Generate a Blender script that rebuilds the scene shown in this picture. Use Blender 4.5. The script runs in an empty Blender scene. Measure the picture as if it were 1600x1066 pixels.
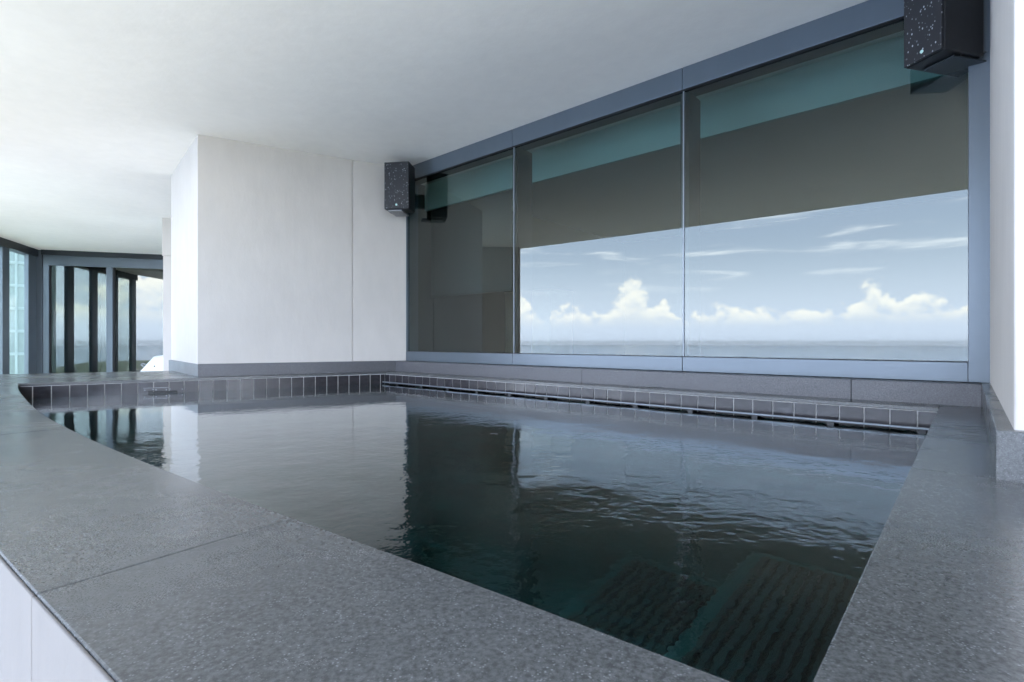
import bpy, bmesh, math, random
from mathutils import Vector, noise
random.seed(7)
S = bpy.context.scene
COL = S.collection
R = math.radians

# ------------------------------------------------------------------ camera
EYE = 1.05                      # eye above the terrace floor (floor z = 0)
cd = bpy.data.cameras.new('camera'); cam = bpy.data.objects.new('camera', cd); COL.objects.link(cam)
cam.location = (0, 0, EYE); cam.rotation_euler = (R(90), 0, 0)
cd.sensor_width = 36.0; cd.lens = 36.0 * 810 / 1600.0
cd.shift_y = 2.0 / 1600.0       # horizon sits a hair below the picture's middle
cd.clip_start = 0.02; cd.clip_end = 200000
S.camera = cam

# ------------------------------------------------------------------ world, sun, exposure
SUN_EL, SUN_AZ = 77.0, 222.0    # azimuth measured clockwise from +Y
w = bpy.data.worlds.new('World'); S.world = w; w.use_nodes = True
nt = w.node_tree; nt.nodes.clear()
def wn(t, **k):
    n = nt.nodes.new(t)
    for a, b in k.items(): setattr(n, a, b)
    return n
def wl(a, b): nt.links.new(a, b)
def wmath(op, a, b=None, c=None, clamp=False):
    n = wn('ShaderNodeMath', operation=op, use_clamp=clamp)
    for i, v in enumerate((a, b, c)):
        if v is None: continue
        if isinstance(v, (int, float)): n.inputs[i].default_value = v
        else: wl(v, n.inputs[i])
    return n.outputs[0]
def wramp(v, lo, hi):
    n = wn('ShaderNodeMapRange', interpolation_type='SMOOTHSTEP')
    wl(v, n.inputs[0]); n.inputs[1].default_value = lo; n.inputs[2].default_value = hi
    return n.outputs[0]
sky = wn('ShaderNodeTexSky', sky_type='NISHITA', sun_disc=False)
sky.sun_elevation = R(SUN_EL); sky.sun_rotation = R(SUN_AZ); sky.altitude = 200
sky.air_density = 1.0; sky.dust_density = 1.6; sky.ozone_density = 1.5
tc = wn('ShaderNodeTexCoord'); sep = wn('ShaderNodeSeparateXYZ'); wl(tc.outputs['Generated'], sep.inputs[0])
az = wmath('ARCTAN2', sep.outputs[0], sep.outputs[1])
el = wmath('MULTIPLY', wmath('ARCSINE', sep.outputs[2]), 57.29578)      # elevation in degrees
azd = wmath('MULTIPLY', az, 57.29578)
def skyvec(ka, ke, off=0.0):
    c = wn('ShaderNodeCombineXYZ')
    # a circle of azimuth keeps the pattern seamless all the way round
    wl(wmath('MULTIPLY', wmath('SINE', az), ka), c.inputs[0])
    wl(wmath('MULTIPLY', wmath('COSINE', az), ka), c.inputs[1])
    wl(wmath('ADD', wmath('MULTIPLY', el, ke), off), c.inputs[2])
    return c.outputs[0]
def wnoise(vec, scale, detail, rough, dist=0.0):
    n = wn('ShaderNodeTexNoise'); wl(vec, n.inputs['Vector'])
    n.inputs['Scale'].default_value = scale; n.inputs['Detail'].default_value = detail
    n.inputs['Roughness'].default_value = rough; n.inputs['Distortion'].default_value = dist
    return n.outputs['Fac']
# cumulus banked along the horizon: tall heaps where the low-frequency noise is high
big = wnoise(skyvec(9.0, 0.0, 3.3), 1.0, 2.0, 0.5)
topel = wmath('ADD', wmath('MULTIPLY', wramp(big, 0.32, 0.68), 4.2), 3.0)      # cloud top in degrees
puff = wnoise(skyvec(57.3, 1.15), 0.42, 7.0, 0.52, 0.2)
fine = wnoise(skyvec(57.3, 1.0, 40), 1.1, 4.0, 0.55)
shape = wmath('ADD', puff, wmath('MULTIPLY', fine, 0.18))
rel = wmath('DIVIDE', el, topel)
dens = wmath('SUBTRACT', shape, wmath('ADD', wmath('MULTIPLY', wmath('POWER', wmath('MAXIMUM', rel, 0.0), 2.2), 0.26), 0.37))
alpha = wramp(dens, -0.02, 0.11)
alpha = wmath('MULTIPLY', alpha, wramp(el, 1.2, 3.2))                          # bases melt into the haze
puff2 = wnoise(skyvec(57.3, 1.15, 0.55), 0.42, 7.0, 0.52, 0.2)                  # the same heaps a little higher up
rise = wmath('ADD', wmath('SUBTRACT', puff, puff2), wmath('MULTIPLY', rel, 0.10))
lit = wmath('MULTIPLY', wramp(rise, -0.06, 0.16), wramp(rel, 0.15, 0.75))
# thin cirrus streaks higher up
cir = wnoise(skyvec(5.0, 0.85, 9), 1.0, 7.0, 0.58, 0.5)
cira = wmath('MULTIPLY', wmath('MULTIPLY', wramp(cir, 0.52, 0.80), 0.70), wramp(el, 4.0, 7.5))
cira = wmath('MULTIPLY', cira, wmath('SUBTRACT', 1.0, wramp(el, 35.0, 70.0)))
def wmix(f, a, b):
    n = wn('ShaderNodeMix', data_type='RGBA')
    if isinstance(f, (int, float)): n.inputs[0].default_value = f
    else: wl(f, n.inputs[0])
    for s, v in ((6, a), (7, b)):
        if isinstance(v, tuple): n.inputs[s].default_value = v
        else: wl(v, n.inputs[s])
    return n.outputs[2]
HZ = 14.0
haze_c = (HZ * 0.76, HZ * 0.86, HZ * 1.10, 1)
hzf = wmath('ADD', wmath('MULTIPLY', wmath('SUBTRACT', 1.0, wramp(el, 0.0, 11.0)), 0.50), wmath('MULTIPLY', wmath('SUBTRACT', 1.0, wramp(el, 0.0, 45.0)), 0.38))
base = wmix(hzf, sky.outputs[0], haze_c)
base = wmix(cira, base, (16.0, 16.3, 17.2, 1))
cloudc = wmix(lit, (12.2, 12.5, 13.6, 1), (17.0, 16.0, 14.8, 1))
base = wmix(wmath('MULTIPLY', alpha, 0.72), base, cloudc)
bg = wn('ShaderNodeBackground'); bg.inputs[1].default_value = 0.13
out = wn('ShaderNodeOutputWorld'); wl(base, bg.inputs[0]); wl(bg.outputs[0], out.inputs[0])
sd = bpy.data.lights.new('sun', 'SUN'); sun = bpy.data.objects.new('sun', sd); COL.objects.link(sun)
sd.energy = 3.9; sd.angle = R(0.53); sd.color = (1.0, 0.95, 0.88)
_a, _e = R(SUN_AZ), R(SUN_EL)
sv = Vector((math.sin(_a) * math.cos(_e), math.cos(_a) * math.cos(_e), math.sin(_e)))
sun.rotation_euler = sv.to_track_quat('Z', 'Y').to_euler(); sun.location = sv * 60
S.view_settings.view_transform = 'Standard'; S.view_settings.look = 'None'
S.view_settings.exposure = 2.55; S.view_settings.gamma = 1.0
S.render.engine = 'CYCLES'
cy = S.cycles
cy.use_denoising = True; cy.adaptive_threshold = 0.006; cy.max_bounces = 12; cy.diffuse_bounces = 6; cy.glossy_bounces = 6
cy.transmission_bounces = 8; cy.transparent_max_bounces = 16; cy.sample_clamp_indirect = 8
try: cy.denoiser = 'OPENIMAGEDENOISE'
except Exception: pass

# ------------------------------------------------------------------ materials
class NM:
    """small wrapper round a node tree"""
    def __init__(s, name):
        s.m = bpy.data.materials.new(name); s.m.use_nodes = True; s.t = s.m.node_tree; s.t.nodes.clear()
        s.out = s.n('ShaderNodeOutputMaterial')
    def n(s, t, **k):
        x = s.t.nodes.new(t)
        for a, b in k.items(): setattr(x, a, b)
        return x
    def l(s, a, b): s.t.links.new(a, b)
    def put(s, sock, v):
        if isinstance(v, (int, float)): sock.default_value = v
        elif isinstance(v, tuple): sock.default_value = v if len(v) == len(sock.default_value) else v + (1,)
        else: s.l(v, sock)
    def coords(s):
        g = s.n('ShaderNodeNewGeometry'); return g.outputs['Position']
    def noise(s, vec, scale, detail=4, rough=0.55, dist=0):
        x = s.n('ShaderNodeTexNoise'); s.l(vec, x.inputs['Vector'])
        for k, v in (('Scale', scale), ('Detail', detail), ('Roughness', rough), ('Distortion', dist)): x.inputs[k].default_value = v
        return x.outputs['Fac']
    def scalev(s, vec, sc):
        x = s.n('ShaderNodeMapping'); s.l(vec, x.inputs[0]); x.inputs['Scale'].default_value = sc; return x.outputs[0]
    def rng(s, v, a, b, c=0.0, d=1.0):
        x = s.n('ShaderNodeMapRange'); s.l(v, x.inputs[0])
        for i, q in enumerate((a, b, c, d)): x.inputs[i + 1].default_value = q
        return x.outputs[0]
    def math(s, op, a, b):
        x = s.n('ShaderNodeMath', operation=op); s.put(x.inputs[0], a); s.put(x.inputs[1], b); return x.outputs[0]
    def mix(s, f, a, b):
        x = s.n('ShaderNodeMix', data_type='RGBA'); s.put(x.inputs[0], f); s.put(x.inputs[6], a); s.put(x.inputs[7], b); return x.outputs[2]
    def bump(s, h, strength, dist, normal=None):
        x = s.n('ShaderNodeBump'); x.inputs['Strength'].default_value = strength; x.inputs['Distance'].default_value = dist
        s.l(h, x.inputs['Height'])
        if normal is not None: s.l(normal, x.inputs['Normal'])
        return x.outputs[0]
    def principled(s, color, rough=0.5, metallic=0.0, normal=None, spec=0.5, coat=0.0):
        p = s.n('ShaderNodeBsdfPrincipled'); s.put(p.inputs['Base Color'], color); s.put(p.inputs['Roughness'], rough)
        s.put(p.inputs['Metallic'], metallic); p.inputs['Specular IOR Level'].default_value = spec; p.inputs['Coat Weight'].default_value = coat
        if normal is not None: s.l(normal, p.inputs['Normal'])
        s.l(p.outputs[0], s.out.inputs[0]); return s.m

def plaster(name, col, bump=0.25, tone=0.05):
    k = NM(name); p = k.coords()
    a = k.noise(p, 1.1, 5, 0.6); b = k.noise(k.scalev(p, (1, 1, 0.35)), 9, 4, 0.6); f = k.noise(p, 90, 3, 0.6)
    v = k.rng(k.math('ADD', k.math('MULTIPLY', a, 0.6), k.math('MULTIPLY', b, 0.4)), 0.35, 0.65)
    lo = tuple(c * (1 - tone * 1.6) for c in col); hi = tuple(min(1, c * (1 + tone * 0.5)) for c in col)
    n1 = k.bump(k.math('ADD', k.math('MULTIPLY', b, 1.0), k.math('MULTIPLY', f, 0.12)), bump, 0.012)
    return k.principled(k.mix(v, lo, hi), 0.85, normal=n1, spec=0.2)
def granite(name, base, fleck, rough=0.34):
    k = NM(name); p = k.coords()
    big = k.noise(p, 3.0, 4, 0.6); med = k.noise(p, 165, 3, 0.7); f = k.noise(p, 420, 2, 0.6)
    vo = k.n('ShaderNodeTexVoronoi'); k.l(p, vo.inputs['Vector']); vo.inputs['Scale'].default_value = 250
    sp = k.rng(vo.outputs['Distance'], 0.16, 0.36, 1.0, 0.0)
    sel = k.rng(k.noise(p, 90, 1, 0.5), 0.45, 0.62)
    c = k.mix(k.rng(med, 0.36, 0.66), tuple(x * 0.66 for x in base), tuple(x * 1.45 for x in base))
    c = k.mix(k.rng(big, 0.3, 0.7, 0.0, 0.14), c, tuple(x * 1.5 for x in base))
    c = k.mix(k.math('MULTIPLY', k.math('MULTIPLY', sp, sel), 0.32), c, fleck)
    rg = k.rng(k.math('ADD', k.math('MULTIPLY', big, 0.7), k.math('MULTIPLY', f, 0.3)), 0.3, 0.7, rough - 0.07, rough + 0.10)
    return k.principled(c, rg, normal=k.bump(k.math('ADD', med, f), 0.05, 0.0008), spec=0.55)
def metal(name, col, rough=0.4, metallic=0.35, var=0.05):
    k = NM(name); p = k.coords()
    a = k.noise(k.scalev(p, (1, 1, 0.2)), 6, 5, 0.6); s = k.noise(k.scalev(p, (3, 3, 60)), 4, 3, 0.6)
    v = k.math('ADD', k.math('MULTIPLY', a, 0.7), k.math('MULTIPLY', s, 0.3))
    c = k.mix(k.rng(v, 0.3, 0.7), tuple(x * (1 - var) for x in col), tuple(x * (1 + var) for x in col))
    return k.principled(c, k.rng(a, 0.3, 0.7, rough - 0.02, rough + 0.03), metallic, spec=0.5)
def flat(name, col, rough=0.6, var=0.15, scale=12, metallic=0.0, bump=0.0):
    k = NM(name); p = k.coords(); a = k.noise(p, scale, 4, 0.6)
    c = k.mix(k.rng(a, 0.3, 0.7), tuple(x * (1 - var) for x in col), tuple(min(1, x * (1 + var)) for x in col))
    return k.principled(c, rough, metallic, normal=k.bump(a, bump, 0.004) if bump else None)
def glass(name, tint, refl, rtint=(1, 1, 1)):
    k = NM(name)
    tr = k.n('ShaderNodeBsdfTransparent'); tr.inputs[0].default_value = tint + (1,)
    gl = k.n('ShaderNodeBsdfGlossy'); gl.inputs[0].default_value = rtint + (1,)
    gl.inputs['Roughness'].default_value = 0.0
    # the reflective coating lies on the outer face; slot 2 of a pane is plain clear glass
    lw_ = k.n('ShaderNodeLayerWeight'); lw_.inputs[0].default_value = 0.5        # the same from both faces of the pane
    fac = k.math('ADD', k.math('MULTIPLY', k.math('POWER', lw_.outputs['Facing'], 4.0), 0.8), refl)
    mx = k.n('ShaderNodeMixShader'); k.l(fac, mx.inputs[0]); k.l(tr.outputs[0], mx.inputs[1]); k.l(gl.outputs[0], mx.inputs[2])
    k.l(mx.outputs[0], k.out.inputs[0]); return k.m

def clear_back(name):
    k = NM(name); tr = k.n('ShaderNodeBsdfTransparent'); tr.inputs[0].default_value = (1, 1, 1, 1); k.l(tr.outputs[0], k.out.inputs[0]); return k.m
M = {}
M['clear_back'] = clear_back('uncoated_glass_face')
M['plaster'] = plaster('white_wall_plaster', (0.61, 0.575, 0.535), 0.3, 0.045)
M['outer'] = plaster('pale_grey_wall_paint', (0.215, 0.20, 0.185))
M['ceiling'] = plaster('ceiling_plaster', (0.91, 0.87, 0.815), 0.22, 0.03)
M['granite'] = granite('grey_granite', (0.080, 0.083, 0.083), (0.39, 0.42, 0.43), 0.23)
M['plinth'] = granite('plinth_granite', (0.085, 0.085, 0.092), (0.30, 0.32, 0.35), 0.40)
M['frame'] = metal('blue_grey_aluminium', (0.125, 0.152, 0.178), 0.30, 0.4)
M['frame_light'] = metal('grey_glazing_bead', (0.22, 0.25, 0.28), 0.4, 0.4)
M['frame_dark'] = metal('dark_aluminium', (0.022, 0.028, 0.034), 0.4, 0.2)
M['gasket'] = flat('black_gasket', (0.012, 0.013, 0.015), 0.6)
M['glass'] = glass('tinted_window_glass', (0.30, 0.42, 0.41), 0.092, (0.93, 1.0, 0.96))
M['glass_left'] = glass('terrace_screen_glass', (0.74, 0.84, 0.80), 0.08)
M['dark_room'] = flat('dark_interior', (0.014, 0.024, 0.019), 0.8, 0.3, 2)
M['valance'] = flat('pale_teal_valance', (0.74, 0.86, 0.83), 0.7, 0.04, 2)
M['blind'] = flat('grey_blind_fabric', (0.07, 0.08, 0.09), 0.9, 0.08, 60)
M['warm'] = flat('warm_beige_panel', (0.46, 0.38, 0.28), 0.7, 0.12, 3)
M['grout'] = flat('pale_grout', (0.46, 0.45, 0.44), 0.85, 0.2, 50)
M['black'] = flat('black_plastic', (0.010, 0.011, 0.013), 0.45, 0.25, 40)
M['badge'] = flat('mint_badge', (0.50, 0.72, 0.66), 0.4, 0.1, 60)
M['steel'] = metal('brushed_steel', (0.22, 0.23, 0.25), 0.35, 0.8)
M['shell'] = flat('dark_pool_plaster', (0.002, 0.066, 0.070), 0.7, 0.35, 5)
M['slat'] = flat('dark_teal_slats', (0.008, 0.034, 0.036), 0.6, 0.3, 20)
M['slot'] = flat('black_slot_bed', (0.002, 0.003, 0.0035), 0.8)
M['white_shell'] = flat('white_gelcoat', (0.82, 0.83, 0.84), 0.3, 0.03, 4)
M['floor'] = flat('terrace_porcelain', (0.42, 0.41, 0.395), 0.55, 0.08, 3)
M['clear'] = glass('clear_acrylic', (0.93, 0.95, 0.95), 0.09)
k = NM('glazed_waterline_tile'); p = k.coords()
oi = k.n('ShaderNodeObjectInfo'); rnd = oi.outputs['Random']
wv = k.noise(k.scalev(p, (1, 1, 2.5)), 14, 4, 0.6)
tc_ = k.mix(k.rng(wv, 0.3, 0.7), (0.018, 0.017, 0.020), (0.042, 0.039, 0.045))
tc_ = k.mix(k.math('MULTIPLY', rnd, 0.5), tc_, (0.034, 0.032, 0.036))
M['tile'] = k.principled(tc_, k.rng(rnd, 0, 1, 0.16, 0.30), normal=k.bump(wv, 0.15, 0.004), spec=0.45)
# speaker grille: black mesh with dried water spots
k = NM('spotted_speaker_grille'); p = k.coords()
vo = k.n('ShaderNodeTexVoronoi'); k.l(k.scalev(p, (1, 1, 0.62)), vo.inputs['Vector']); vo.inputs['Scale'].default_value = 74
sp = k.rng(vo.outputs['Distance'], 0.17, 0.27, 1, 0)
vs = k.n('ShaderNodeSeparateColor'); k.l(vo.outputs['Color'], vs.inputs[0])
sp = k.math('MULTIPLY', sp, k.rng(vs.outputs[0], 0.15, 0.9, 0.0, 1.0))
gr = k.noise(p, 900, 1, 0.5)
M['grille'] = k.principled(k.mix(sp, (0.012, 0.013, 0.016), (0.42, 0.44, 0.46)), 0.55, normal=k.bump(gr, 0.4, 0.001))
# pool water
k = NM('pool_water'); p = k.coords()
r1 = k.noise(k.scalev(p, (1, 1, 1)), 9, 3, 0.55, 0.3); r2 = k.noise(k.scalev(p, (1, 1, 1)), 34, 2, 0.5)
dp = k.n('ShaderNodeVectorMath', operation='DOT_PRODUCT'); k.l(p, dp.inputs[0]); dp.inputs[1].default_value = (0.7497, -0.6618, 0)
side = k.rng(dp.outputs['Value'], -3.4, -1.6, 0.35, 1.0)      # the return jet at the right-hand end keeps that side moving
patch = k.math('MULTIPLY', k.rng(k.noise(p, 1.3, 2, 0.5), 0.35, 0.62, 0.35, 1.0), side)
hgt = k.math('ADD', k.math('MULTIPLY', r1, k.math('MULTIPLY', side, 0.36)), k.math('MULTIPLY', k.math('MULTIPLY', r2, patch), 0.46))
nb = k.bump(hgt, 0.12, 0.02)
rf = k.n('ShaderNodeBsdfRefraction'); rf.inputs['IOR'].default_value = 1.333; rf.inputs['Roughness'].default_value = 0.0; rf.inputs[0].default_value = (0.9, 0.98, 0.97, 1)
gl = k.n('ShaderNodeBsdfGlossy'); gl.inputs['Roughness'].default_value = 0.0; gl.inputs[0].default_value = (0.96, 0.99, 1.0, 1)
fr = k.n('ShaderNodeFresnel'); fr.inputs[0].default_value = 1.6
for x in (rf, gl, fr): k.l(nb, x.inputs['Normal'])
mx = k.n('ShaderNodeMixShader'); k.l(k.math('MINIMUM', k.math('MULTIPLY', fr.outputs[0], 1.35), 1.0), mx.inputs[0]); k.l(rf.outputs[0], mx.inputs[1]); k.l(gl.outputs[0], mx.inputs[2])
va = k.n('ShaderNodeVolumeAbsorption'); va.inputs[0].default_value = (0.12, 0.62, 0.62, 1); va.inputs[1].default_value = 0.9
k.l(mx.outputs[0], k.out.inputs['Surface']); k.l(va.outputs[0], k.out.inputs['Volume'])
M['water'] = k.m
k = NM('sea_surface'); p = k.coords()
a = k.noise(k.scalev(p, (0.0006, 0.0006, 1)), 1, 5, 0.6); b = k.noise(k.scalev(p, (0.02, 0.02, 1)), 1, 4, 0.6)
M['sea'] = k.principled(k.mix(k.rng(a, 0.35, 0.65), (0.26, 0.36, 0.52), (0.33, 0.44, 0.60)), 0.22, normal=k.bump(b, 0.5, 6.0))
k = NM('city_ground_cover'); p = k.coords()
a = k.noise(k.scalev(p, (0.012, 0.012, 1)), 1, 5, 0.6); b = k.noise(k.scalev(p, (0.003, 0.003, 1)), 1, 3, 0.5)
c = k.mix(k.rng(a, 0.42, 0.58), (0.05, 0.085, 0.035), (0.20, 0.20, 0.18))
M['city_ground'] = k.principled(k.mix(k.rng(b, 0.4, 0.6, 0, 0.6), c, (0.05, 0.09, 0.045)), 0.9)
M['city'] = flat('pale_city_walls', (0.55, 0.54, 0.51), 0.8, 0.3, 0.02)
M['tower_glass'] = metal('green_tower_glass', (0.17, 0.22, 0.21), 0.22, 0.3, 0.2)
M['tower_band'] = flat('pale_tower_band', (0.30, 0.36, 0.35), 0.7, 0.1, 0.2)

# ------------------------------------------------------------------ mesh helpers
class B:
    """collects faces, then links them as ONE mesh object"""
    def __init__(s): s.v = []; s.f = []; s.mi = []
    def add(s, vs, fs, mi=0):
        o = len(s.v); s.v += [Vector(q) for q in vs]; s.f += [tuple(i + o for i in q) for q in fs]; s.mi += [mi] * len(fs); return s
    def prism(s, poly, z0, z1, mi=0):
        n = len(poly)
        a = sum(poly[i][0] * poly[(i + 1) % n][1] - poly[(i + 1) % n][0] * poly[i][1] for i in range(n))
        if a < 0: poly = poly[::-1]
        vs = [(q[0], q[1], z0) for q in poly] + [(q[0], q[1], z1) for q in poly]
        fs = [tuple(range(n))[::-1], tuple(range(n, 2 * n))] + [(i, (i + 1) % n, (i + 1) % n + n, i + n) for i in range(n)]
        return s.add(vs, fs, mi)
    def frame_box(s, o, ex, ey, x0, x1, y0, y1, z0, z1, mi=0):
        o = Vector(o[:2]); ex = Vector(ex[:2]); ey = Vector(ey[:2])
        return s.prism([tuple(o + ex * a + ey * b) for a, b in ((x0, y0), (x1, y0), (x1, y1), (x0, y1))], z0, z1, mi)
    def tube(s, a, b, r, n=10):
        a = Vector(a); b = Vector(b); d = (b - a).normalized()
        u = d.orthogonal().normalized(); v = d.cross(u)
        vs = [a + (u * math.cos(i * 2 * math.pi / n) + v * math.sin(i * 2 * math.pi / n)) * r for i in range(n)]
        vs += [q + (b - a) for q in vs]
        return s.add(vs, [tuple(range(n))[::-1], tuple(range(n, 2 * n))] + [(i, (i + 1) % n, (i + 1) % n + n, i + n) for i in range(n)])
    def build(s, name, mats, parent=None, bevel=0.0, smooth=False, seg=2):
        loc = parent['_loc'] if parent is not None and '_loc' in parent else (0, 0, 0)
        loc = Vector(loc)
        me = bpy.data.meshes.new(name); me.from_pydata([tuple(q - loc) for q in s.v], [], s.f); me.update()
        bm = bmesh.new(); bm.from_mesh(me); bmesh.ops.recalc_face_normals(bm, faces=bm.faces); bm.to_mesh(me); bm.free()
        for m in (mats if isinstance(mats, (list, tuple)) else [mats]): me.materials.append(m)
        for p_, mi in zip(me.polygons, s.mi): p_.material_index = mi; p_.use_smooth = smooth
        o = bpy.data.objects.new(name, me); COL.objects.link(o)
        if parent is not None: o.parent = parent; o['_loc'] = tuple(loc)
        if bevel:
            b = o.modifiers.new('bevel', 'BEVEL'); b.width = bevel; b.segments = seg; b.limit_method = 'ANGLE'; b.angle_limit = R(40)
        return o
def pane(b, mat, parent, facing):
    """a pane of glass: coated face towards 'facing', the other faces clear"""
    o = b.build('pane', [mat, M['clear_back']], parent)
    for p_ in o.data.polygons: p_.material_index = 0 if p_.normal.xy.dot(facing) > 0.9 else 1
    return o
def thing(name, label, cat, loc=(0, 0, 0), group=None):
    o = bpy.data.objects.new(name, None); COL.objects.link(o); o.location = loc; o['_loc'] = tuple(loc)
    o['label'] = label; o['category'] = cat; o.empty_display_size = 0.1
    if group: o['group'] = group
    return o
def struct(o, kind='structure', label=None, cat=None):
    o['kind'] = kind
    if label: o['label'] = label
    if cat: o['category'] = cat
    return o

# ------------------------------------------------------------------ layout
N = Vector((715, 810)).normalized()          # into the window wall
T = Vector((810, -715)).normalized()         # along the window wall, to the right
def P(t, d): return T * t + N * d
def tx(px, d):                               # where a sight line in plan meets the plane at distance d
    u = (px - 800) / 810.0
    return d * (u * N.y - N.x) / (T.x - u * T.y)
FL = -0.45; COP = 0.75; WAT = COP - 0.112; CEIL = EYE + 1.84; CT = 0.020
D_UP, D_FR, D_GL = 3.24, 3.36, 3.385         # plinth face, frame face, glass
Z_FB, Z_GB, Z_HB = COP + 0.106, COP + 0.206, EYE + 1.690
T_L, T_R = -4.50, 0.068
T_POOL = -0.107; D_POOL = 3.08
E1 = Vector((-3.58, 3.76)); E2 = Vector((-1.284, 5.24)); EDIR = (E2 - E1).normalized()
P0 = Vector((-2.75, 4.54)); C0 = Vector((-1.187, 5.40)); SIDE = Vector((-3.58, 5.47))
BACK0 = Vector((-5.03, 4.735)); BACK1 = Vector((-3.58, 5.47))
front_in = [Vector(q) for q in ((0.236, 0.4275), (0.198, 0.4576), (0.0486, 0.5727), (-0.0195, 0.631), (-0.191, 0.7547), (-0.4695, 0.951),
            (-0.668, 1.1045), (-0.958, 1.329), (-1.282, 1.583), (-1.547, 1.808), (-1.79, 2.01), (-2.15, 2.336), (-2.66, 2.826), (-3.19, 3.345), (-3.58, 3.76))]
# smooth the traced line a little and resample it evenly
def resample(pts, n):
    L = [0]
    for a, b in zip(pts, pts[1:]): L.append(L[-1] + (b - a).length)
    out = []; j = 0
    for i in range(n):
        s = L[-1] * i / (n - 1)
        while j < len(L) - 2 and L[j + 1] < s: j += 1
        f = (s - L[j]) / (L[j + 1] - L[j]); out.append(pts[j].lerp(pts[j + 1], f))
    return out
fc = resample(front_in, 61)
for _ in range(14): fc = [fc[0]] + [(fc[i - 1] + fc[i] * 2 + fc[i + 1]) / 4 for i in range(1, 60)] + [fc[-1]]
def offs(pts, d):
    out = []
    for i, q in enumerate(pts):
        a = pts[max(0, i - 1)]; b = pts[min(len(pts) - 1, i + 1)]; v = (b - a).normalized()
        out.append(q + Vector((-v.y, v.x)) * d)
    return out
fo = offs(fc, 0.33)                          # outer edge of the front coping (towards the terrace)
# the outer edge runs on to meet the back edge of the far coping
ext = (fo[-1] - fo[-2]).normalized()
OUT_L = BACK0

# ------------------------------------------------------------------ the setting: sea, city ground, floor, ceiling
SEA = -205.0
bm_ = B(); rr = 40000; ns = 64
bm_.add([(rr * math.cos(i * 2 * math.pi / ns), rr * math.sin(i * 2 * math.pi / ns), SEA) for i in range(ns)], [tuple(range(ns))])
struct(bm_.build('sea', M['sea']))
land = [(-900, 2600), (-420, 900), (-260, 250), (-330, -240), (-200, -900), (-420, -2000), (-900, -3900), (-700, -7000), (4000, -9000), (9000, 0), (5000, 6000)]
b = B(); b.add([(x, y, SEA + 1.2) for x, y in land], [tuple(range(len(land)))]); struct(b.build('city_ground', M['city_ground']))
b = B()
for i in range(1500):
    y = -220 - 4200 * random.random() ** 1.6 if i % 5 else 200 + 2000 * random.random()
    x = random.uniform(-0.42, 0.9) * abs(y) if y < 0 else random.uniform(-420, 600)
    if y < -200 and x < -170 - 0.14 * (-y - 200): continue
    a = random.choice((8, 12, 18, 26)); c_ = random.choice((10, 14, 22)); h = random.choice((5, 6, 8, 12, 25)) * random.uniform(0.7, 1.6)
    if y < -900 and random.random() < 0.06: h *= 4
    th = random.choice((0.3, 0.3, 0.35)); ca, sa = math.cos(th), math.sin(th)
    b.prism([(x + ca * p_ - sa * q, y + sa * p_ + ca * q) for p_, q in ((-a, -c_), (a, -c_), (a, c_), (-a, c_))], SEA + 1.0, SEA + 1.2 + h)
struct(b.build('city_blocks', M['city']), 'stuff', 'pale low city blocks far below the tower', 'city')

slab_edge = [Vector(q) for q in ((4.6, -6.4), (2.2, -4.1), (-1.03, -1.2), (-3.6, 1.45), (-6.1, 4.10), (-8.02, 6.45), (-8.55, 7.4), (-9.6, 10.3))]
slab_edge = resample(slab_edge, 80)
for _ in range(60): slab_edge = [slab_edge[0]] + [(slab_edge[i - 1] + slab_edge[i] * 2 + slab_edge[i + 1]) / 4 for i in range(1, 79)] + [slab_edge[-1]]
b = B(); b.prism([tuple(q) for q in slab_edge] + [(-9.7, 14.0), (9.0, 14.0), (9.0, -6.4)], CEIL, CEIL + 0.35)
struct(b.build('ceiling', M['ceiling']))
b = B(); b.prism([tuple(q) for q in slab_edge] + [(-9.7, 14.0), (9.0, 14.0), (9.0, -6.4)], FL - 0.3, FL)
struct(b.build('terrace_floor', M['floor']))

# ------------------------------------------------------------------ window wall
ww = thing('window_wall', 'long blue-grey framed window wall of three large panes above the pool', 'window', tuple(P(-2.2, D_FR)) + (Z_FB,))
tm1, tm2 = tx(803.5, D_GL), tx(1068.5, D_GL)
O0 = (0, 0)
GAP = 0.0015
def wb(t0, t1, d0, d1, z0, z1): return B().frame_box(O0, T, N, t0, t1, d0, d1, z0, z1)
tJ = -0.006
# header and bottom rail, cut at the mullion joints
for a, c_ in ((T_L, tm1 - GAP), (tm1 + GAP, tm2 - GAP), (tm2 + GAP, tJ)):
    wb(a, c_, D_FR, D_FR + 0.16, Z_FB, Z_GB - 0.004).build('bottom_rail', M['frame'], ww, 0.002)
    wb(a, c_, D_FR, D_FR + 0.16, Z_HB + 0.006, CEIL + 0.02).build('header', M['frame'], ww, 0.002)
wb(T_L, tJ, D_FR + 0.004, D_FR + 0.15, Z_HB, Z_HB + 0.0055).build('gasket', M['gasket'], ww)
wb(T_L, tJ, D_FR + 0.004, D_FR + 0.15, Z_GB - 0.0035, Z_GB).build('gasket', M['gasket'], ww)
wb(tJ + GAP, T_R + 0.05, D_FR, D_FR + 0.16, Z_FB, CEIL + 0.02).build('jamb', M['frame'], ww, 0.002)
wb(T_L - 0.03, T_L + 0.045, D_FR + 0.001, D_FR + 0.161, Z_GB + 0.0005, Z_HB - 0.0005).build('jamb', M['frame'], ww, 0.002)
for tm in (tm1, tm2):
    wb(tm - 0.030, tm + 0.030, D_GL + 0.014, D_GL + 0.21, Z_GB, Z_HB).build('mullion', M['frame_dark'], ww)
    wb(tm - 0.0045, tm + 0.0045, D_GL - 0.006, D_GL + 0.013, Z_GB, Z_HB).build('glazing_bead', M['frame_light'], ww)
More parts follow.
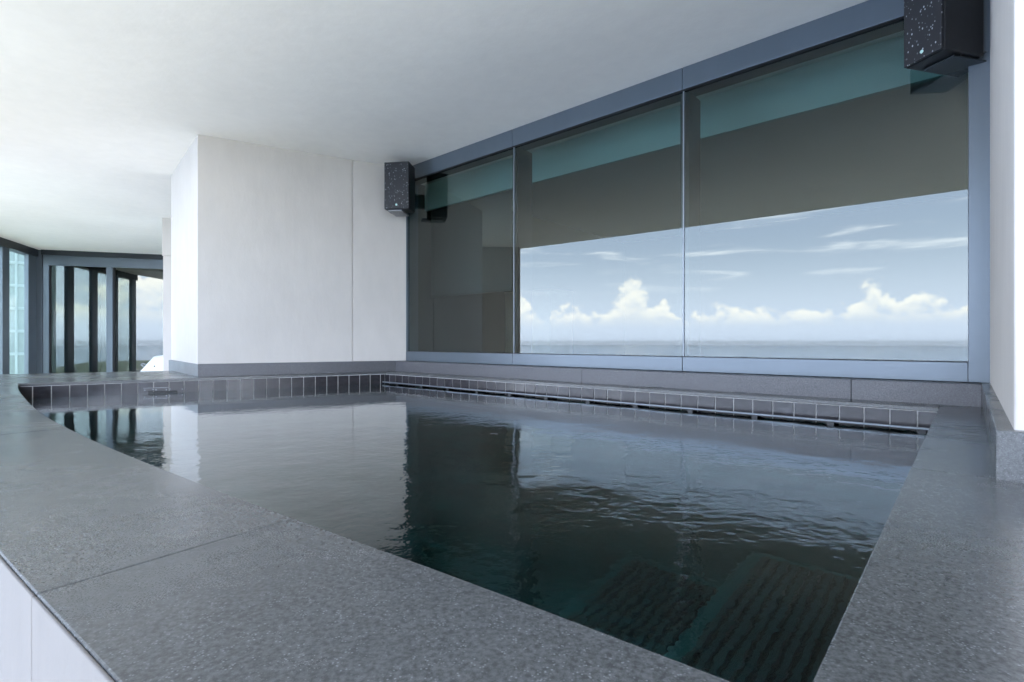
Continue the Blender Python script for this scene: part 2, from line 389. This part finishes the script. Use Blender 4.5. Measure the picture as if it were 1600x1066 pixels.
for a, c_ in ((T_L + 0.045, tm1 - 0.0047), (tm1 + 0.0047, tm2 - 0.0047), (tm2 + 0.0047, tJ)):
    pane(wb(a, c_, D_GL, D_GL + 0.010, Z_GB, Z_HB), M['glass'], ww, -N)
for a, c_ in ((T_L, tx(909, D_UP) - 0.001), (tx(909, D_UP) + 0.001, tx(1330, D_UP) - 0.001), (tx(1330, D_UP) + 0.001, 0.043)):
    wb(a, c_, D_UP, D_FR + 0.16, COP - 0.01, Z_FB - 0.003).build('plinth_stone', M['plinth'], ww, 0.002)

# room behind the glass
rm = thing('dark_room', 'dark unlit room seen through the tall window panes', 'room', tuple(P(-2.2, 6.0)) + (FL,))
def rb(*a): return wb(*a)
RD = 8.6
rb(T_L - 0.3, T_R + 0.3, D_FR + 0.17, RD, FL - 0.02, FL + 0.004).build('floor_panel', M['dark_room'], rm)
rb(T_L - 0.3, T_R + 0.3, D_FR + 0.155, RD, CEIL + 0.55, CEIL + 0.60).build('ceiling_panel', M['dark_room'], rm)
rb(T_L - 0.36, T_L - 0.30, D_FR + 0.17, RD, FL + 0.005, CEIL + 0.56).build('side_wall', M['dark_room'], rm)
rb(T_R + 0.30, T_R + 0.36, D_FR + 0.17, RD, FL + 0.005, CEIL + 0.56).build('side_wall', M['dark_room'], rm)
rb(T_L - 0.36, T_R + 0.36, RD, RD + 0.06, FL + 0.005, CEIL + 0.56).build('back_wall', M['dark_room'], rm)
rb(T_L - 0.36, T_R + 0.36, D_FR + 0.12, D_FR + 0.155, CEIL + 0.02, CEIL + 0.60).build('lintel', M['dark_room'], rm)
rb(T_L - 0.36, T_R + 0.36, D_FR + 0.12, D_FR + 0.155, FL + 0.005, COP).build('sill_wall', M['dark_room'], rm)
rb(T_L - 0.29, T_R + 0.29, D_FR + 0.52, D_FR + 0.56, EYE + 1.54, CEIL + 0.5).build('valance', M['valance'], rm)
bl = thing('roller_blind', 'half-lowered grey roller blind behind the narrow window pane', 'blind', tuple(P(-4, D_GL + .6)) + (EYE + 0.55,))
rb(tx(663, D_GL + 0.60), tx(800, D_GL + 0.60), D_GL + 0.60, D_GL + 0.603, EYE + 0.55, EYE + 1.9).build('blind_cloth', M['blind'], bl)
rb(tx(663, D_GL + 0.60), tx(800, D_GL + 0.60), D_GL + 0.593, D_GL + 0.611, EYE + 0.53, EYE + 0.55).build('bottom_bar', M['frame_dark'], bl)
wp = thing('warm_cabinet', 'warm beige cabinet standing inside behind the narrow pane', 'cabinet', tuple(P(-4.6, 5.4)) + (FL,))
ca, cb = tx(737, 5.3), tx(860, 5.3)
rb(ca, cb, 5.3, 5.8, FL + 0.06, EYE + 0.66).build('cabinet_body', M['warm'], wp, 0.004)
rb(ca - 0.01, cb + 0.01, 5.28, 5.81, EYE + 0.66, EYE + 0.69).build('cabinet_top', M['warm'], wp, 0.004)
rb(ca + 0.02, cb - 0.02, 5.33, 5.78, FL + 0.004, FL + 0.06).build('kick_plate', M['frame_dark'], wp)

# ------------------------------------------------------------------ white pier on the far side, white pillar on the right
e = (C0 - P0).normalized(); m_ = Vector((e.y, -e.x)); sdir = (SIDE - P0).normalized(); sm = Vector((-sdir.y, sdir.x))
if sm.dot(-P0) < 0 and False: sm = -sm
pier = thing('white_pier', 'broad white plastered pier with a vertical groove on a dark stone plinth', 'pier', tuple(P0) + (0,))
SB = 0.028
w0 = P0 - m_ * SB + sdir * 0.028           # white corner, set back from the plinth
wC = C0 - m_ * SB; wC = wC + e * ((D_FR + 0.004 - wC.dot(N)) / e.dot(N))
# groove position in plan
def on_line(px, o, d):
    u = (px - 800) / 810.0
    k_ = (u * o.y - o.x) / (d.x - u * d.y); return o + d * k_
g0 = on_line(551, w0, e)
back = -m_
def pier_block(a, c_, depth=0.4):
    return B().prism([tuple(a), tuple(c_), tuple(c_ + back * depth), tuple(a + back * depth)], COP + 0.05, CEIL + 0.02)
ws = SIDE + sdir * 0.0 + Vector((0.028, 0.0))
b = B(); b.prism([tuple(w0), tuple(g0 - e * 0.004), tuple(g0 - e * 0.004 + back * 0.35), tuple(SIDE + e * 0.03 + back * 0.0 + sdir * 0.3)], COP + 0.05, CEIL + 0.02)
b.build('wall_panel', M['plaster'], pier, 0.004)
b = B(); b.prism([tuple(g0 + e * 0.004), tuple(wC), tuple(wC - T * 0.3), tuple(g0 + e * 0.004 + back * 0.3)], COP + 0.05, CEIL + 0.02)
b.build('wall_panel', M['plaster'], pier, 0.004)
b = B(); b.prism([tuple(g0 - e * 0.02 + back * 0.012), tuple(g0 + e * 0.02 + back * 0.012), tuple(g0 + e * 0.02 + back * 0.34), tuple(g0 - e * 0.02 + back * 0.34)], COP + 0.06, CEIL + 0.015)
b.build('groove_backing', M['plaster'], pier)
ZP = COP + 0.108
b = B(); b.prism([tuple(P0), tuple(C0 + e * 0.2), tuple(C0 + e * 0.2 + back * 0.2), tuple(P0 + back * 0.2 + e * 0.06)], COP - 0.01, ZP); b.build('plinth_stone', M['plinth'], pier, 0.0015)
sp_in = Vector((sdir.y, -sdir.x))
if sp_in.dot(e) < 0: sp_in = -sp_in
b = B(); b.prism([tuple(P0 + sdir * 0.001 - m_ * 0.0), tuple(SIDE + sdir * 0.25), tuple(SIDE + sdir * 0.25 + sp_in * 0.06), tuple(P0 + back * 0.2 + e * 0.059)], COP - 0.012, ZP - 0.0005); b.build('plinth_stone', M['plinth'], pier, 0.0015)

pil = thing('white_pillar', 'white plastered pillar on a speckled plinth at the end of the window', 'pillar', tuple(P(0.5, 1.6)) + (0,))
wb(0.073, 2.6, 1.583, D_FR + 0.6, COP + 0.03, CEIL + 0.02).build('pillar_shaft', M['plaster'], pil, 0.006, seg=3)
wb(0.043, 2.6, 1.553, D_FR - 0.02, COP - 0.008, COP + 0.108).build('plinth_stone', M['granite'], pil, 0.002)

fin = thing('fin_column', 'white fin column at the terrace edge, mirrored in the narrow window pane', 'column', (-5.5, 4.1, FL))
B().prism([(-5.43, 3.68), (-5.56, 4.62), (-5.80, 4.58), (-5.67, 3.64)], FL, CEIL + 0.02).build('column_shaft', M['plaster'], fin, 0.006)
B().prism([(-5.40, 3.65), (-5.535, 4.65), (-5.83, 4.61), (-5.70, 3.61)], FL, FL + 0.12).build('plinth_stone', M['plinth'], fin, 0.002)

# ------------------------------------------------------------------ pool
pool = thing('plunge_pool', 'raised plunge pool with wide grey granite coping and dark waterline tiles', 'pool', tuple(P(-2, 2)) + (FL,))
def slab(poly, name='coping_slab', top=COP): return B().prism([tuple(q) for q in poly], top - CT, top).build(name, M['granite'], pool, 0.0025)
# front coping, cut across at the joints
Lc = [0]
for a, c_ in zip(fc, fc[1:]): Lc.append(Lc[-1] + (c_ - a).length)
def at_len(s):
    j = 0
    while j < len(Lc) - 2 and Lc[j + 1] < s: j += 1
    f = (s - Lc[j]) / (Lc[j + 1] - Lc[j]); return fc[j].lerp(fc[j + 1], f), fo[j].lerp(fo[j + 1], f), j
# joint near (349,851) px of the inner edge
jt = min(range(len(fc)), key=lambda i: (fc[i] - Vector((-0.36, 0.87))).length)
s_joint = Lc[jt]
cuts = [0.0, s_joint, s_joint + 1.5, s_joint + 3.0, Lc[-1]]
JG = 0.0006
for a, c_ in zip(cuts, cuts[1:]):
    a2 = a + (JG if a > 0 else 0); c2 = c_ - (JG if c_ < Lc[-1] else 0)
    ia, oa, ja = at_len(a2); ic, oc, jc = at_len(c2)
    inn = [ia] + [fc[i] for i in range(ja + 1, jc + 1)] + [ic]; outp = [oa] + [fo[i] for i in range(ja + 1, jc + 1)] + [oc]
    if c_ == Lc[-1]: pass
    slab(inn + outp[::-1])
# far coping: from the inner edge back to the rear edge and the pier
pk = on_line(180, E1, EDIR); pk2 = on_line(150, BACK0, (BACK1 - BACK0).normalized())
slab([E1 + EDIR * 0.001, fo[-1] + EDIR * 0.002, BACK0, BACK1 + (BACK1 - BACK0).normalized() * 0.15, P0 + back * 0.25 + e * 0.1, C0 + e * 0.1 + back * 0.1, E2 + EDIR * 0.05, E2])
# strip under the window, right-hand coping
a_ = E2.dot(T) + 0.002
slab([P(a_ + 0.02, D_POOL), P(T_POOL, D_POOL), P(T_POOL, D_UP + 0.02), P(a_ - 0.10, D_UP + 0.02)])
slab([P(T_POOL + 0.0012, 1.5612), P(0.06, 1.5612), P(0.06, D_UP + 0.02), P(T_POOL + 0.0012, D_UP + 0.02)])
q0 = fc[0]
slab([P(T_POOL + 0.0012, 1.559), P(0.42, 1.559), P(0.42, 0.0), fo[0] + T * 0.0012, fc[0] + T * 0.0012])
# outer white wall
wall_o = [q for q in offs(fc, 0.322)]; wall_i = [q for q in offs(fc, 0.20)]
b = B(); b.prism([tuple(q) for q in wall_o + [BACK0 + Vector((0.01, -0.012))] + [BACK0 + Vector((0.2, -0.02))] + wall_i[::-1]], FL, COP - CT - 0.0005)
b.build('outer_wall', M['outer'], pool)
# white facing, butted in lengths, its bright top edge flush with the stone
fo1, fo2 = offs(fc, 0.3303), offs(fc, 0.3345)
for ia, ic in ((0, jt), (jt, min(60, jt + 22)), (min(60, jt + 22), 60)):
    if ic <= ia: continue
    a_in = [fo1[i] for i in range(ia, ic + 1)]; a_out = [fo2[i] for i in range(ia, ic + 1)]
    a_in[-1] = a_in[-1] + (a_in[-2] - a_in[-1]).normalized() * 0.002; a_out[-1] = a_out[-1] + (a_out[-2] - a_out[-1]).normalized() * 0.002
    B().prism([tuple(q) for q in a_in + a_out[::-1]], FL, COP - 0.0015).build('facing_panel', M['outer'], pool, 0.0015)
b = B(); b.prism([tuple(BACK0), tuple(BACK1 + Vector((0.2, 0.1))), tuple(BACK1 + Vector((0.25, 0.0))), tuple(BACK0 + Vector((0.1, -0.05)))], FL, COP - CT - 0.001); b.build('outer_wall', M['outer'], pool)
b = B(); b.prism([tuple(P(0.419, 0.01)), tuple(P(0.419, 1.555)), tuple(P(0.36, 1.555)), tuple(P(0.36, 0.01))], FL, COP - CT - 0.001); b.build('outer_wall', M['outer'], pool)
# inner basin: a column grid in t, between the curved front and the straight back
fcT = [(q.dot(T), q.dot(N)) for q in fc]; fcT.sort()
def d_front(t):
    if t <= fcT[0][0]: return fcT[0][1]
    for (a, da), (c_, dc) in zip(fcT, fcT[1:]):
        if a <= t <= c_: return da + (dc - da) * (t - a) / max(1e-9, c_ - a)
    return fcT[-1][1]
e1t, e1d, e2t, e2d = E1.dot(T), E1.dot(N), E2.dot(T), E2.dot(N)
def d_back(t): return D_POOL if t >= e2t else e1d + (D_POOL - e1d) * (t - e1t) / (e2t - e1t)
DEPTH = 1.05; ZB = WAT - DEPTH
import bisect
def basin(inset, zfloor, ztop):
    # walls and floor of the basin as one mesh, set back by the inset
    b = B(); ts = sorted([e1t + (T_POOL - e1t) * i / 60 for i in range(61)] + [e2t, e2t - 0.0005])
    lo = [P(t, d_front(t) - inset) for t in ts]; hi = [P(t, d_back(t) + (0.045 if t < e2t - 0.0002 else 0.013)) for t in ts]
    ring = lo + hi[::-1]
    n = len(ring)
    b.add([(q.x, q.y, zfloor) for q in ring] + [(q.x, q.y, ztop) for q in ring], [(i, (i + 1) % n, (i + 1) % n + n, i + n) for i in range(n)])
    m = len(ts)
    b.add([(q.x, q.y, zfloor) for q in lo] + [(q.x, q.y, zfloor) for q in hi], [(i, i + 1, i + 1 + m, i + m) for i in range(m - 1)])
    return b
basin(0.006, ZB, COP - CT - 0.0008).build('basin', M['shell'], pool)
# waterline tiles: far wall and window wall, each tile its own piece on a grout bed
TP = 0.1043; TZ0, TZ1 = WAT - 0.03, COP - CT - 0.004
tile_me = None
def tile_row(o, d, inward, length, off):
    global tile_me
    b = B(); i0 = o + d * 0.0; i1 = o + d * length
    b.prism([tuple(i0), tuple(i1), tuple(i1 - inward * 0.006), tuple(i0 - inward * 0.006)], TZ0 - 0.01, COP - CT - 0.0006); b.build('grout_bed', M['grout'], pool)
    n = int((length - off) / TP) + 1
    for i in range(-1, n):
        a = off + i * TP + 0.003; c_ = a + TP - 0.006
        a = max(a, 0.003); c_ = min(c_, length - 0.003)
        if c_ - a < 0.02: continue
        jz = random.uniform(-0.0006, 0.0006); jo = random.uniform(0.0042, 0.0056)
        q0, q1 = o + d * a, o + d * c_
        tb = B(); tb.prism([tuple(q0 + inward * jo), tuple(q1 + inward * jo), tuple(q1 + inward * 0.0002), tuple(q0 + inward * 0.0002)], TZ0, TZ1 + jz)
        tb.build('waterline_tile', M['tile'], pool, 0.0012, seg=1)
inw = Vector((EDIR.y, -EDIR.x))
tile_row(E1 - inw * 0.003, EDIR, inw, (E2 - E1).length, 0.0767)
tile_row(P(e2t, D_POOL + 0.003), T, -N, T_POOL - e2t, (T_POOL - e2t - 0.077) % TP)
# steps with ribbed treads at the right-hand end
for (t0, t1, dep, nr) in ((-0.300, -0.004, 0.28, 11), (-0.64, -0.301, 0.52, 11)):
    zt = WAT - dep; ta, tb_ = T_POOL + t0, T_POOL + t1; d1 = 1.36
    dlo = max(d_front(ta), d_front(tb_)) - 0.02
    st = B().prism([tuple(P(ta, d_front(ta))), tuple(P(tb_, d_front(tb_))), tuple(P(tb_, d1)), tuple(P(ta, d1))], ZB + 0.002, zt).build('step', M['shell'], pool, 0.01)
    st['_loc'] = pool['_loc']
    B().prism([tuple(P(ta + 0.035, d_front(ta) + 0.0)), tuple(P(tb_ - 0.01, d_front(tb_) + 0.0)), tuple(P(tb_ - 0.01, d1 - 0.03)), tuple(P(ta + 0.035, d1 - 0.03))], zt, zt + 0.004).build('tread_bed', M['slot'], st)
    n_ = nr; wdt = (tb_ - 0.015 - ta - 0.04) / n_
    for i in range(n_):
        x0 = ta + 0.04 + i * wdt
        B().prism([tuple(P(x0, d_front(x0) + 0.02)), tuple(P(x0 + wdt * 0.55, d_front(x0) + 0.02)), tuple(P(x0 + wdt * 0.55, d1 - 0.04)), tuple(P(x0, d1 - 0.04))], zt + 0.004, zt + 0.022).build('slat', M['slat'], st)
# rail along the window side just above the water
rail = thing('cover_rail', 'slim metal rail running along the waterline below the window', 'rail', tuple(P(-2, 3.0)) + (WAT,))
ra, rc = e2t + 0.06, T_POOL - 0.004
zr = COP - 0.090
wb(ra, rc, D_POOL - 0.075, D_POOL - 0.055, zr - 0.007, zr).build('rail_strip', M['frame_light'], rail, 0.001)
wb(ra, rc, D_POOL - 0.070, D_POOL - 0.006, zr - 0.012, zr - 0.0075).build('rail_tray', M['black'], rail)
i = 0; t = rc - 0.05
while t > ra:
    wb(t - 0.018, t + 0.012, D_POOL - 0.073, D_POOL - 0.02, WAT - 0.03, zr - 0.0125).build('bracket', M['black'], rail); t -= 0.36
# skimmer fitting in the far tile wall
sk = thing('skimmer', 'black skimmer slot with small metal fittings set in the tiled wall', 'skimmer', tuple(on_line(255, E1, EDIR)) + (WAT,))
a = (on_line(231, E1, EDIR) - E1).dot(EDIR); c_ = (on_line(277, E1, EDIR) - E1).dot(EDIR)
def fb(a, c_, o0, o1, z0, z1): return B().prism([tuple(E1 + EDIR * a + inw * o0), tuple(E1 + EDIR * c_ + inw * o0), tuple(E1 + EDIR * c_ + inw * o1), tuple(E1 + EDIR * a + inw * o1)], z0, z1)
fb(a, c_, 0.001, 0.014, WAT - 0.02, WAT + 0.013).build('slot', M['black'], sk, 0.002)
fb(a - 0.03, c_ - 0.06, 0.0025, 0.006, WAT + 0.018, WAT + 0.042).build('cover_plate', M['tile'], sk, 0.001)
fb(a - 0.03, c_ - 0.06, 0.0025, 0.008, WAT + 0.042, WAT + 0.045).build('plate_edge', M['steel'], sk)
for s_ in (a - 0.02, a + 0.035, a + 0.055, c_ - 0.075, c_ - 0.05, c_ + 0.035, c_ + 0.05):
    q = E1 + EDIR * s_; z = WAT + random.uniform(0.022, 0.035)
    B().tube((q.x, q.y, z), (q.x + inw.x * 0.012, q.y + inw.y * 0.012, z), 0.005, 10).build('screw', M['steel'], sk)
fb(c_ + 0.040, c_ + 0.046, 0.002, 0.01, WAT - 0.01, WAT + 0.05).build('clip', M['black'], sk)

# water body: a rippled top over a closed volume
NT, ND = 260, 130
vs = []; fs = []
for i in range(NT + 1):
    t = e1t + 0.002 + (T_POOL + 0.003 - e1t) * i / NT
    a = d_front(t) - 0.003; c_ = d_back(t) + 0.003
    for j in range(ND + 1):
        q = P(t, a + (c_ - a) * j / ND)
        amp = 0.25 + 0.75 * max(0, min(1, (t + 2.9) / 1.6))
        z = 0.0011 * amp * noise.noise(Vector((q.x * 5.0, q.y * 5.0, 0.3))) + 0.0007 * amp * noise.noise(Vector((q.x * 12, q.y * 12, 4.1)))
        vs.append((q.x, q.y, WAT + z))
idx = lambda i, j: i * (ND + 1) + j
for i in range(NT):
    for j in range(ND): fs.append((idx(i, j), idx(i + 1, j), idx(i + 1, j + 1), idx(i, j + 1)))
ring = [idx(i, 0) for i in range(NT + 1)] + [idx(NT, j) for j in range(1, ND + 1)] + [idx(i, ND) for i in range(NT - 1, -1, -1)] + [idx(0, j) for j in range(ND - 1, 0, -1)]
o_ = len(vs)
for r_ in ring: vs.append((vs[r_][0], vs[r_][1], ZB - 0.004))
n = len(ring)
fs += [(ring[i], o_ + i, o_ + (i + 1) % n, ring[(i + 1) % n]) for i in range(n)]
fs.append(tuple(range(o_, o_ + n)))
b = B(); b.add(vs, fs); wo = b.build('pool_water', M['water'], smooth=True); struct(wo)

# ------------------------------------------------------------------ loudspeakers
def speaker(name, label, corner, along, depth_dir, wd, ht, dp, z0, grp):
    """corner: bottom front corner in plan, along: across the front, depth_dir: towards the back"""
    t_ = thing(name, label, 'speaker', (corner.x, corner.y, z0), grp)
    f = lambda x0, x1, y0, y1, za, zb: B().frame_box(corner, along, depth_dir, x0, x1, y0, y1, za, zb)
    f(0, wd, 0.014, dp, z0, z0 + ht).build('cabinet', M['black'], t_, 0.008, seg=3)
    f(0.002, wd - 0.002, 0.0, 0.0135, z0 + 0.002, z0 + ht - 0.002).build('grille', M['grille'], t_, 0.005, seg=3)
    q = corner + along * (wd * 0.5); zc = z0 + ht * 0.085
    B().tube((q.x, q.y, zc), (q.x - depth_dir.x * 0.003, q.y - depth_dir.y * 0.003, zc), wd * 0.042, 16).build('badge', M['badge'], t_)
    return t_, f
# by the far corner of the window
sA = Vector(((600 - 800) / 810 * 5.10, 5.10))
al = Vector((1, -0.12)).normalized(); dd = Vector((0.12, 1)).normalized()
t_, f = speaker('wall_speaker', 'small black speaker high in the corner between pier and window', sA, al, dd, 0.252, 0.462, 0.20, EYE + (535 - 326) / 810 * 5.08, None)
zA = EYE + (535 - 326) / 810 * 5.08
f(-0.012, 0.0, 0.05, 0.09, zA + 0.13, zA + 0.23).build('knob', M['black'], t_, 0.003)
f(0.03, 0.17, 0.03, 0.26, zA - 0.014, zA - 0.001).build('bracket', M['steel'], t_, 0.002)
f(0.05, 0.12, 0.20, 0.33, zA + 0.12, zA + 0.26).build('mount_arm', M['black'], t_, 0.002)
# on the right-hand pillar
sBz = EYE + 1.352
kx = lambda px, Y: Vector(((px - 800) / 810 * Y, Y))
b0 = kx(1411, 1.352 * 810 / (535 - 108)); b1 = kx(1472, 1.352 * 810 / (535 - 76))
al = (b1 - b0).normalized(); dd = Vector((-al.y, al.x))
t_, f = speaker('wall_speaker', 'black speaker with water-spotted grille on an angled bracket beside the pillar', b0, al, dd, (b1 - b0).length, 0.42, 0.26, sBz, None)
wB = (b1 - b0).length
f(0.02, wB - 0.02, 0.10, 0.33, sBz - 0.010, sBz - 0.002).build('bracket', M['frame_dark'], t_, 0.002)
bb = B(); 
q0_, q1_, q2_ = b0 + al * (wB - 0.012) + dd * 0.13, b0 + al * (wB - 0.012) + dd * 0.30, b0 + al * 0.02 + dd * 0.30
bb.add([(q0_.x, q0_.y, sBz - 0.004), (q1_.x, q1_.y, sBz + 0.035), (q2_.x, q2_.y, sBz + 0.035), (q0_.x, q0_.y, sBz - 0.001), (q1_.x, q1_.y, sBz + 0.038), (q2_.x, q2_.y, sBz + 0.038)],
       [(0, 1, 2), (3, 5, 4), (0, 3, 4, 1), (1, 4, 5, 2), (2, 5, 3, 0)]); bb.build('bracket_plate', M['steel'], t_)
f(wB * 0.3, wB * 0.6, 0.235, 0.36, sBz + 0.1, sBz + 0.26).build('mount_arm', M['black'], t_, 0.002)

# ------------------------------------------------------------------ the far end: second wall, sliding doors, glazed screen
sw = thing('white_wall', 'narrow white wall end standing behind the pier', 'wall', (-5.17, 7.68, FL))
B().prism([(-5.17, 7.68), (-3.9, 7.9), (-3.9, 8.3), (-5.25, 8.1)], FL, EYE + 1.28).build('wall_panel', M['plaster'], sw, 0.004)
B().prism([(-5.18, 7.67), (-3.9, 7.89), (-3.9, 8.3), (-5.26, 8.1)], EYE + 1.283, CEIL + 0.02).build('wall_panel', M['plaster'], sw, 0.004)
dA = Vector((-9.45, 10.30)); dB = Vector((-7.35, 10.93)); ddir = (dB - dA).normalized(); dn = Vector((ddir.y, -ddir.x))   # dn faces the terrace
def ux(px): return (on_line(px, dA, ddir) - dA).dot(ddir)
sdn = thing('sliding_doors', 'wide blue-grey framed sliding glass doors at the end of the terrace', 'door', (dA.x, dA.y, FL))
def db(u0, u1, o0, o1, z0, z1): return B().frame_box(dA, ddir, dn, u0, u1, o0, o1, z0, z1)
L_D = ux(330)
db(ux(66), L_D, -0.10, 0.05, CEIL - 0.10, CEIL + 0.02).build('header', M['frame_dark'], sdn, 0.003)
db(ux(68), L_D, -0.08, 0.02, CEIL - 0.30, CEIL - 0.101).build('top_rail', M['frame'], sdn, 0.003)
db(ux(68), ux(77.5), -0.08, 0.03, FL, CEIL - 0.302).build('stile', M['frame'], sdn, 0.003)
db(ux(167), ux(177), -0.08, 0.03, FL, CEIL - 0.302).build('stile', M['frame'], sdn, 0.003)
db(ux(77.5), ux(79), -0.05, 0.0, FL, CEIL - 0.303).build('gasket', M['gasket'], sdn)
db(ux(177), ux(179.5), -0.05, 0.0, FL, CEIL - 0.303).build('gasket', M['gasket'], sdn)
pane(db(ux(79), ux(167), -0.03, -0.02, FL + 0.1, CEIL - 0.302), M['glass'], sdn, dn)
pane(db(ux(179.5), L_D, -0.03, -0.02, FL + 0.1, CEIL - 0.302), M['glass'], sdn, dn)
db(ux(79), L_D, -0.08, 0.02, FL, FL + 0.1).build('bottom_rail', M['frame'], sdn)
ir = thing('inner_room', 'dark room behind the sliding glass doors', 'room', (-8, 12, FL))
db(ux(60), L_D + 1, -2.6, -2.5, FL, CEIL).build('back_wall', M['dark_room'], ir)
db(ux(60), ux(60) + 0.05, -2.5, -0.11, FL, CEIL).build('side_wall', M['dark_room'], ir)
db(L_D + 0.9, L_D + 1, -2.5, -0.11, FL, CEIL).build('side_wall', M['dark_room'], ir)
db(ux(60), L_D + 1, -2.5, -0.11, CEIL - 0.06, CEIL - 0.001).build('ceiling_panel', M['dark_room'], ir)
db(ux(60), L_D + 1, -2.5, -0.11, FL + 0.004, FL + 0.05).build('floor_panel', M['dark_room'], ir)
# glazed screen along the terrace edge
lw = Vector((0.358, -0.934)).normalized(); ln = Vector((-lw.y, lw.x))
if ln.x < 0: ln = -ln                        # ln faces the terrace
scr = thing('glazed_screen', 'tall glass wind screen with wide grey posts at the terrace edge', 'screen', (dA.x, dA.y, FL))
def lb(s0, s1, o0, o1, z0, z1): return B().frame_box(dA, lw, ln, s0, s1, o0, o1, z0, z1)
lb(-0.05, 4.02, -0.16, 0.03, CEIL - 0.14, CEIL + 0.02).build('top_rail', M['frame_dark'], scr, 0.003)
lb(-0.05, 4.02, -0.14, 0.01, FL, FL + 0.08).build('bottom_rail', M['frame_dark'], scr)
posts = [(-0.02, 0.30)] + [(0.97 + 0.93 * i, 1.20 + 0.93 * i) for i in range(4)]
for i, (s0, s1) in enumerate(posts):
    lb(s0, s1, -0.07, 0.0, FL + 0.08, CEIL - 0.141).build('post', M['frame'], scr, 0.004)
    if i < 4: pane(lb(s1, posts[i + 1][0], -0.05, -0.04, FL + 0.08, CEIL - 0.141), M['glass_left'], scr, ln)
db(ux(55), ux(65.7), -0.09, 0.0, FL, CEIL - 0.002).build('corner_post', M['frame'], scr, 0.003)

# white moulded lounger by the doors
lg = thing('lounge_pod', 'white moulded lounger with sloping side standing by the sliding doors', 'lounger', (-5.6, 8.9, FL))
Yl = 8.9; lx = lambda px: (px - 800) / 810 * Yl; lz = lambda py: EYE + (535 - py) / 810 * Yl
prof = [(lx(205), 0.10), (lx(212), lz(584)), (lx(236.5), lz(557.5)), (lx(256), lz(554.5)), (lx(300), lz(556)), (lx(312), 0.0), (lx(300), FL + 0.002), (lx(218), FL + 0.002)]
b = B(); npf = len(prof)
rings = ((0.0, 0.93), (0.06, 1.0), (0.72, 1.0), (0.80, 0.93)); cx, cz = lx(256), 0.2
vs = []
for dy, sc in rings: vs += [(cx + (x - cx) * sc, Yl + dy, cz + (z - cz) * (sc if z > FL + 0.1 else 1)) for x, z in prof]
fs = [tuple(range(npf)), tuple(range(3 * npf, 4 * npf))[::-1]]
for r_ in range(3): fs += [(r_ * npf + i, r_ * npf + (i + 1) % npf, (r_ + 1) * npf + (i + 1) % npf, (r_ + 1) * npf + i) for i in range(npf)]
b.add(vs, fs); b.build('lounger_shell', M['white_shell'], lg, 0.02, seg=3)
B().tube((lx(241.5), Yl + 0.002, lz(572.5)), (lx(241.5), Yl - 0.006, lz(572.5)), 0.014, 12).build('plug', M['black'], lg)
hp = [(lx(221), lz(576)), (lx(214), lz(570.5)), (lx(217), lz(568.5)), (lx(224), lz(571.5))]
for p_, q_ in zip(hp, hp[1:]):
    B().tube((p_[0], Yl + 0.1, p_[1]), (q_[0], Yl + 0.1, q_[1]), 0.012, 8).build('grab_handle', M['steel'], lg)

# ------------------------------------------------------------------ neighbouring towers
def tower(label, cx, cy, wx, wy, top, rot, grp='neighbouring towers'):
    t_ = thing('glass_tower', label, 'tower', (cx, cy, SEA + 1), grp)
    ex = Vector((math.cos(rot), math.sin(rot))); ey = Vector((-ex.y, ex.x)); o = Vector((cx, cy))
    B().frame_box(o, ex, ey, -wx, wx, -wy, wy, SEA + 1, top).build('tower_body', M['tower_glass'], t_)
    b = B(); z = SEA + 6
    while z < top: b.frame_box(o, ex, ey, -wx - 0.25, wx + 0.25, -wy - 0.25, wy + 0.25, z, z + 0.45); z += 3.6
    struct(b.build('floor_bands', M['tower_band'], t_), 'stuff')
    b = B()
    for i in range(-5, 6):
        b.frame_box(o, ex, ey, i * wx / 5 - 0.15, i * wx / 5 + 0.15, -wy - 0.4, wy + 0.4, SEA + 1, top)
    struct(b.build('fins', M['tower_band'], t_), 'stuff')
    B().frame_box(o, ex, ey, -wx * 0.5, wx * 0.5, -wy * 0.5, wy * 0.5, top, top + 5).build('plant_room', M['tower_band'], t_)
    return t_
tower('pale green glass tower seen through the wind screen', -96, 88, 16, 16, 40, 0.7)
tower('slim glass tower mirrored in the sliding doors', -42, -118, 11, 14, 22, 0.15)

# ------------------------------------------------------------------ sea haze
k = NM('sea_haze'); pv = k.n('ShaderNodeVolumePrincipled'); pv.inputs['Color'].default_value = (0.84, 0.91, 1.0, 1)
pv.inputs['Density'].default_value = 2.2e-5; pv.inputs['Anisotropy'].default_value = 0.2; k.l(pv.outputs[0], k.out.inputs['Volume'])
b = B(); b.prism([(-41000, -41000), (41000, -41000), (41000, 41000), (-41000, 41000)], SEA - 1.5, 62.0)
struct(b.build('haze', k.m), 'stuff')

for o in bpy.data.objects:
    if '_loc' in o: del o['_loc']
